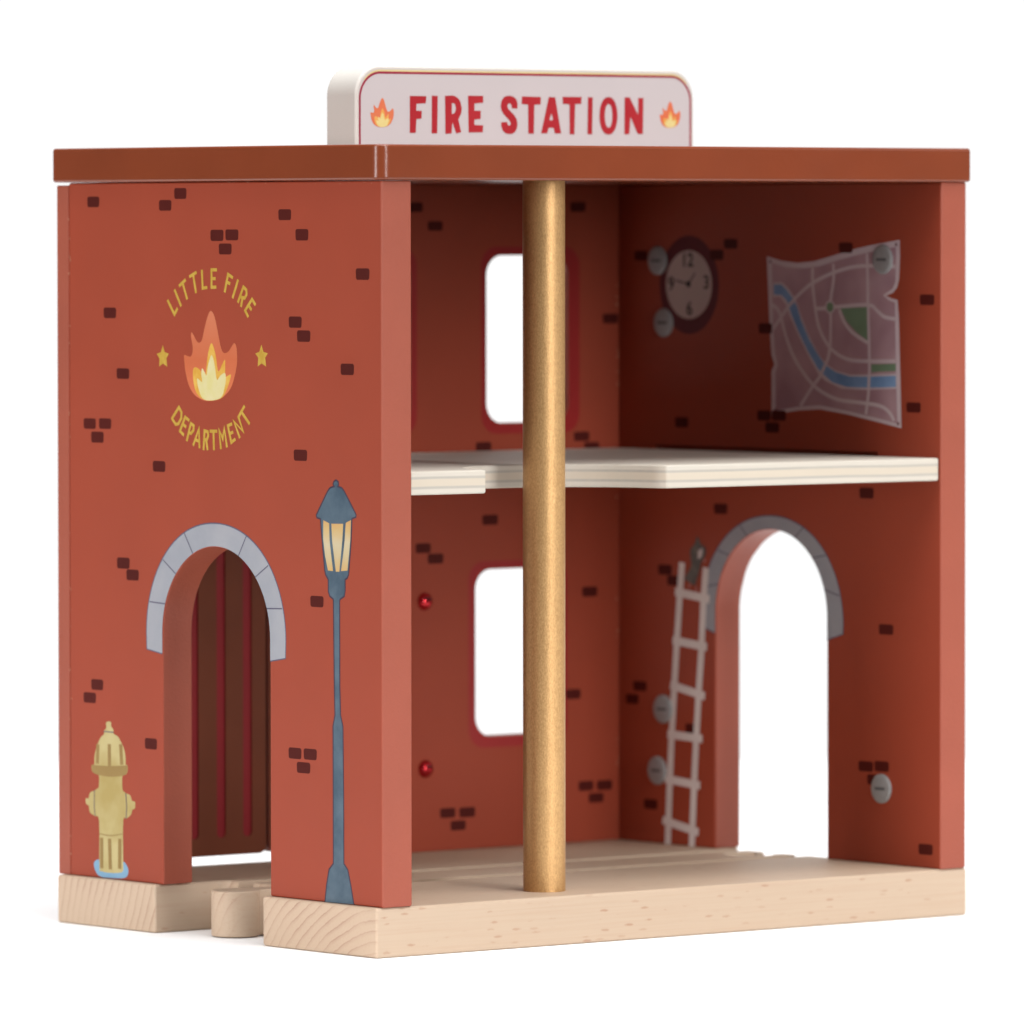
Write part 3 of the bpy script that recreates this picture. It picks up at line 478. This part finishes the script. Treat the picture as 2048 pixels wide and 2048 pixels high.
p = Print('right'); ck = DATA['clockpts']
p.poly(ck['ring'], m_maroon); p.poly(ck['face'], m_face)
p.stroke(ck['hands'][0], .4, m_black, False); p.stroke(ck['hands'][1], .4, m_black, False); p.poly(ck['dot'], m_black)
def glyphs(txt, size):
    cu = bpy.data.curves.new('numeral', 'FONT'); cu.body = txt; cu.size = size; cu.align_x = 'CENTER'; cu.align_y = 'CENTER'; cu.offset = size * .018
    cu.resolution_u = 6
    ob = bpy.data.objects.new('numeral', cu); COL.objects.link(ob)
    dg = bpy.context.evaluated_depsgraph_get(); dg.update()
    me = bpy.data.meshes.new_from_object(ob.evaluated_get(dg))
    out = [[tuple(me.vertices[i].co[:2]) for i in f.vertices] for f in me.polygons]
    bpy.data.objects.remove(ob); bpy.data.curves.remove(cu); bpy.data.meshes.remove(me)
    return out
for t, c in ck['num'].items():
    for f in glyphs(t, 4.9): p.mb.face([p.fr(c[0] - x * 1.05, c[1] + y, p.d) for x, y in f], m_black)
p.build('wall_clock_print', side2)

def dome(mb, c, r, h, nrm, mat, rings=5, n=28, flat=.0):
    """low dome standing on a wall; nrm 'x' = towards -x, 'y' = towards -y"""
    vs = []; fs = []
    for k in range(rings + 1):
        a = math.radians(90 * k / rings); rr = r * math.cos(a) if k < rings else 0; hh = h * (math.sin(a))
        if k == 0: hh = 0
        for i in range(n):
            t = 2 * math.pi * i / n; u, v = rr * math.cos(t), rr * math.sin(t)
            vs.append((c[0] - hh, c[1] + u, c[2] + v) if nrm == 'x' else (c[0] + u, c[1] - hh, c[2] + v))
    for k in range(rings):
        for i in range(n): fs.append((k * n + i, k * n + (i + 1) % n, (k + 1) * n + (i + 1) % n, (k + 1) * n + i))
    mb.mesh(vs, fs, mat, True)
for i, c in enumerate(DATA['caps']):
    mb = MB(); prof = [(3.75, 0), (3.75, .35), (3.45, .6), (2.9, .68), (0.001, .72)]; n = 32
    vs = [(XI - .02 - h, c[0] + r * math.cos(2 * math.pi * j / n), c[1] + r * math.sin(2 * math.pi * j / n)) for r, h in prof for j in range(n)]
    fs = [(k * n + j, k * n + (j + 1) % n, (k + 1) * n + (j + 1) % n, (k + 1) * n + j) for k in range(len(prof) - 1) for j in range(n)]
    mb.mesh(vs, fs, m_cap, True)
    mb.prism([rrect(c[0] - 1.9, c[1] - .38, c[0] + 1.9, c[1] + .38, .3, 2)], YZ, XI - .7, XI - .8, m_slot)
    mb.build('screw_cap', side2)

# --- back wall with windows and a double doorway
outer = [(A, H + .02), (24, H + .02), (24, 97), (27, 100), (107, 100), (109.2, 97), (109.2, H + .02), (XR, H + .02), (XR, H1 + .02), (62, H1 + .02), (58, H1 - .1), (A, H1 - .7)]
wins = [(135.4, 122.8, 162.6, 166.5), (81.6, 122.8, 110.0, 166.5), (131.6, 41.2, 160.0, 84.8)]
mb = MB(); mb.prism([outer] + [list(reversed(rrect(*w, 5.2, 8))) for w in wins], XZ, WI, WO, m_red, mat_side=m_rededge)
pb = Print('back', mb)
for c in DATA['bB'] + [(14.5, 170), (20, 166.6), (60, 173), (40, 150), (65, 141), (17, 120), (20.5, 90)]: brick(pb, c, 5.1, 2.5)
for i in range(22):
    z = random.choice([random.uniform(120, 160), random.uniform(14, 110)]); x = XI - random.uniform(.1, .6); s_ = random.uniform(.15, .45)
    pb.poly([(x, z), (x - s_, z + s_ * .5), (x - s_ * .4, z + s_ * 2)], m_chip)
back = mb.build('back_wall', root, bevel=.35)
for w in wins:
    fr = {135.4: (133.5, 120.0, 166.6, 168.7), 81.6: (79.4, 120.0, 112.2, 168.7), 131.6: (129.2, 38.3, 162.4, 86.9)}[w[0]]
    p = Print('back'); p.poly([rrect(*fr, 5.0, 8), list(reversed(rrect(w[0] - .3, w[1] - .3, w[2] + .3, w[3] + .3, 5.3, 8)))], m_crimson)
    p.build('window_frame', back)
for c in DATA['gems']:
    mb = MB(); dome(mb, (c[0], WI - .02, c[1]), 2.35, 1.5, 'y', m_gem)
    mb.prism([rrect(c[0] - 1.3, c[1] + .5, c[0] + 1.0, c[1] + 1.0, .2, 2)], XZ, WI - 1.35, WI - 1.5, m_dark)
    mb.build('screw_head', back)

# --- garage doors hung in the doorway, red-painted grooves
for (x0, x1, grooves) in ((20.4, 67.3, (27.4, 35.9, 44.4, 53.0, 61.4)), (68.1, 112.5, (74.5, 83, 91.5, 100, 107))):
    mb = MB(); body = rrect(x0, 13.85, x1, 99.5, 2.2, 6)
    holes = [list(reversed(rrect(g - 1.4, 18.4, g + 1.4, 95.5, 1.3, 5))) for g in grooves]
    mb.prism([body] + holes, XZ, WO + .55, WO + 1.0, m_doorbrown, mat_side=m_doorred)
    mb.prism([body], XZ, WO + 1.0, WO + 4.2, m_doorbrown, mat_cap=m_doorred)
    d_ = mb.build('garage_door', root, weld=False)
    d_['label'] = 'brown door leaf with red grooves'

# --- upper floor with round bite for the pole
bite = arc(61.8, 0, 27.4, 0, 180, 40)
fp = [(XI - .15, .4), (XI - .15, WI - .1), (A + TL + .15, WI - .1), (A + TL + .15, .4)] + [(61.8 - 27.4 - 1, 0), ] + list(reversed(bite))[1:-1] + [(61.8 + 27.4 + 1, 0), (XI - 1.6, 0)]
mb = MB(); mb.prism([fp], XYZ, 110.0, 115.7, m_ply); mb.build('upper_floor', root, bevel=.5)

# --- fire pole
mb = MB(); n = 64; px, py, prr = 63.0, 14.2, 5.17
vs = []; zs = [H + .02, H + .5, 60, 110, 150, H1 - .02]
for z in zs:
    for i in range(n): vs.append((prr * math.cos(2 * math.pi * i / n), prr * math.sin(2 * math.pi * i / n), z))
mb.mesh(vs, [(k * n + i, k * n + (i + 1) % n, (k + 1) * n + (i + 1) % n, (k + 1) * n + i) for k in range(len(zs) - 1) for i in range(n)] + [tuple(range(n)), tuple(range((len(zs) - 1) * n, len(zs) * n))], m_gold, True)
mb.build('fire_pole', root, loc=(px, py, 0))

# --- roof board
def rc(x, y, r, a0): return arc(x, y, r, a0, a0 + 90, 8)
rx0, ry0, rx1, ry1, r_ = .1, -1.25, 189.3, 131.6, 3.2
rp = rc(rx1 - .8, ry0 + .8, .8, -90) + rc(rx1 - r_, ry1 - r_, r_, 0) + rc(rx0 + 1.0, ry1 - 1.0, 1.0, 90) + rc(rx0 + r_, ry0 + r_, r_, 180)
mb = MB(); mb.prism([rp], XYZ, H1, H2, m_roof); roof = mb.build('roof', root, bevel=.7, seg=5)

# --- roof sign
sx0, sx1, sz0, sz1 = 40.7, 149.7, H2 + .02, 213.7
def tomb(x0, x1, z0, z1, r): return [(x0, z0), (x1, z0)] + arc(x1 - r, z1 - r, r, 0, 90, 14) + arc(x0 + r, z1 - r, r, 90, 180, 14)
mb = MB(); mb.prism([tomb(sx0, sx1, sz0, sz1, 7.4)], XZ, 60.0, 72.0, m_white); sign = mb.build('roof_sign', root, bevel=.7, seg=4)
p = Print('sign', d=.02)
p.poly(tomb(sx0 + .95, sx1 - .95, sz0 + .1, sz1 - 1.2, 6.6), m_signface)
p.build('sign_face', sign)
p = Print('sign', d=.04)
edge = tomb(sx0 + 1.25, sx1 - 1.25, sz0 + .1, sz1 - 1.75, 6.4)
path = [edge[1]] + edge[2:] + [edge[0]]
top = [(q[0], q[1] + .45) for q in edge[8:-6]]
p.stroke(top, .5, m_signyel, False); p.stroke(path, .58, m_signborder, False)
p.build('sign_border', sign)
p = Print('sign', d=.06)
for g in DATA['sign']:
    p.poly([g[0]] + [list(h) for h in g[1:]], m_signred)
p.build('sign_lettering', sign)
for fl in DATA['sflame']:
    p = Print('sign', d=.06)
    p.poly(smooth_loop(fl[0], 2), m_sorange); p.poly(fl[1], m_samber); p.poly(fl[2], m_syellow)
    p.build('flame_print', sign)

# ------------------------------------------------------------------ white sweep the toy stands on
g = MB(); vx, vy = .6288, .7776            # table top: long rounded board, cut short in front of the toy to limit bounced light inside it
ring = [(vx * (a + 270) - vy * b, vy * (a + 270) + vx * b, 0) for b, a in rrect(-700, -440, 700, 430, 90, 8)][::-1]
gm, gnt, gbs, GN, GK = new_mat('white_sweep'); gn_ = noise(gnt, 3, 2, coords(gnt))
GK.new(ramp(gnt, gn_.outputs['Fac'], [(.3, (.94, .94, .94)), (.7, (.95, .95, .95))]), gbs.inputs['Base Color']); gbs.inputs['Roughness'].default_value = .9; gbs.inputs['Specular IOR Level'].default_value = .1
g.face(ring, gm); ground = g.build('ground', None, weld=False); ground['kind'] = 'structure'

# ------------------------------------------------------------------ world and lamps
world = bpy.data.worlds.new('World'); scene.world = world; world.use_nodes = True
wt = world.node_tree; bg = wt.nodes['Background']
# studio: a bright white backdrop behind the toy, a dim room on the photographer's side
tc = wt.nodes.new('ShaderNodeTexCoord'); dt = wt.nodes.new('ShaderNodeVectorMath'); dt.operation = 'DOT_PRODUCT'
wt.links.new(tc.outputs['Generated'], dt.inputs[0]); dt.inputs[1].default_value = (.6288, .7776, 0)
wt.links.new(ramp(wt, math_(wt, 'ADD', math_(wt, 'MULTIPLY', dt.outputs['Value'], .5), .5), [(.0, (.14,) * 3), (.35, (.14,) * 3), (.55, (.08,) * 3), (.84, (.08,) * 3), (.93, (1, 1, 1)), (1, (1, 1, 1))]), bg.inputs['Color'])
bg.inputs['Strength'].default_value = 1.05
def area(name, loc, target, size, size_y, power, col=(1, 1, 1)):
    l = bpy.data.lights.new(name, 'AREA'); l.shape = 'RECTANGLE'; l.size = size; l.size_y = size_y; l.energy = power; l.color = col
    o = bpy.data.objects.new(name, l); COL.objects.link(o); o.location = loc
    d = Vector(target) - Vector(loc); o.rotation_euler = d.to_track_quat('-Z', 'Y').to_euler()
    return o
# softboxes: a big one overhead added to burn the ground out to white, a tall one straight in front, one on the right, one on the left, a smaller one high in front
area('softbox', (.16, .15, 1.5), (.12, .08, .09), 1.4, 1.4, 25)
area('softbox', (.1, -1.5, .55), (.09, .03, .09), .45, .8, 16)
area('softbox', (1.55, -.9, .75), (.09, .03, .09), .8, .8, 4)
area('softbox', (-1.6, -.05, .5), (.09, .03, .09), .5, .9, 19)
area('softbox', (.1, -.6, 1.6), (.09, .03, .09), 1.0, .8, 18)


# ------------------------------------------------------------------ camera
cam = bpy.data.cameras.new('Camera'); co = bpy.data.objects.new('Camera', cam); COL.objects.link(co); scene.camera = co
Rw = ((0.777525137, -0.628851135, -0.000954769),(0.023329515, 0.027327821, 0.999354253),(0.628418965, 0.777045327, -0.035918859))
C_ = [-1157.203, -1482.1804, 173.8823]
Mx = Matrix(((Rw[0][0], Rw[1][0], -Rw[2][0], C_[0] * MM), (Rw[0][1], Rw[1][1], -Rw[2][1], C_[1] * MM), (Rw[0][2], Rw[1][2], -Rw[2][2], C_[2] * MM), (0, 0, 0, 1)))
co.matrix_world = Mx
cam.sensor_width = 36; cam.lens = 15861.333 / 2048 * 36; cam.clip_start = .05; cam.clip_end = 200
cam.dof.use_dof = True; cam.dof.focus_distance = 1.905; cam.dof.aperture_fstop = 19
scene.render.resolution_x = 1024; scene.render.resolution_y = 1024
scene.render.engine = 'CYCLES'
vs_ = scene.view_settings; vs_.view_transform = 'Standard'; vs_.look = 'None'; vs_.gamma = 1; vs_.exposure = 0; vs_.use_curve_mapping = False
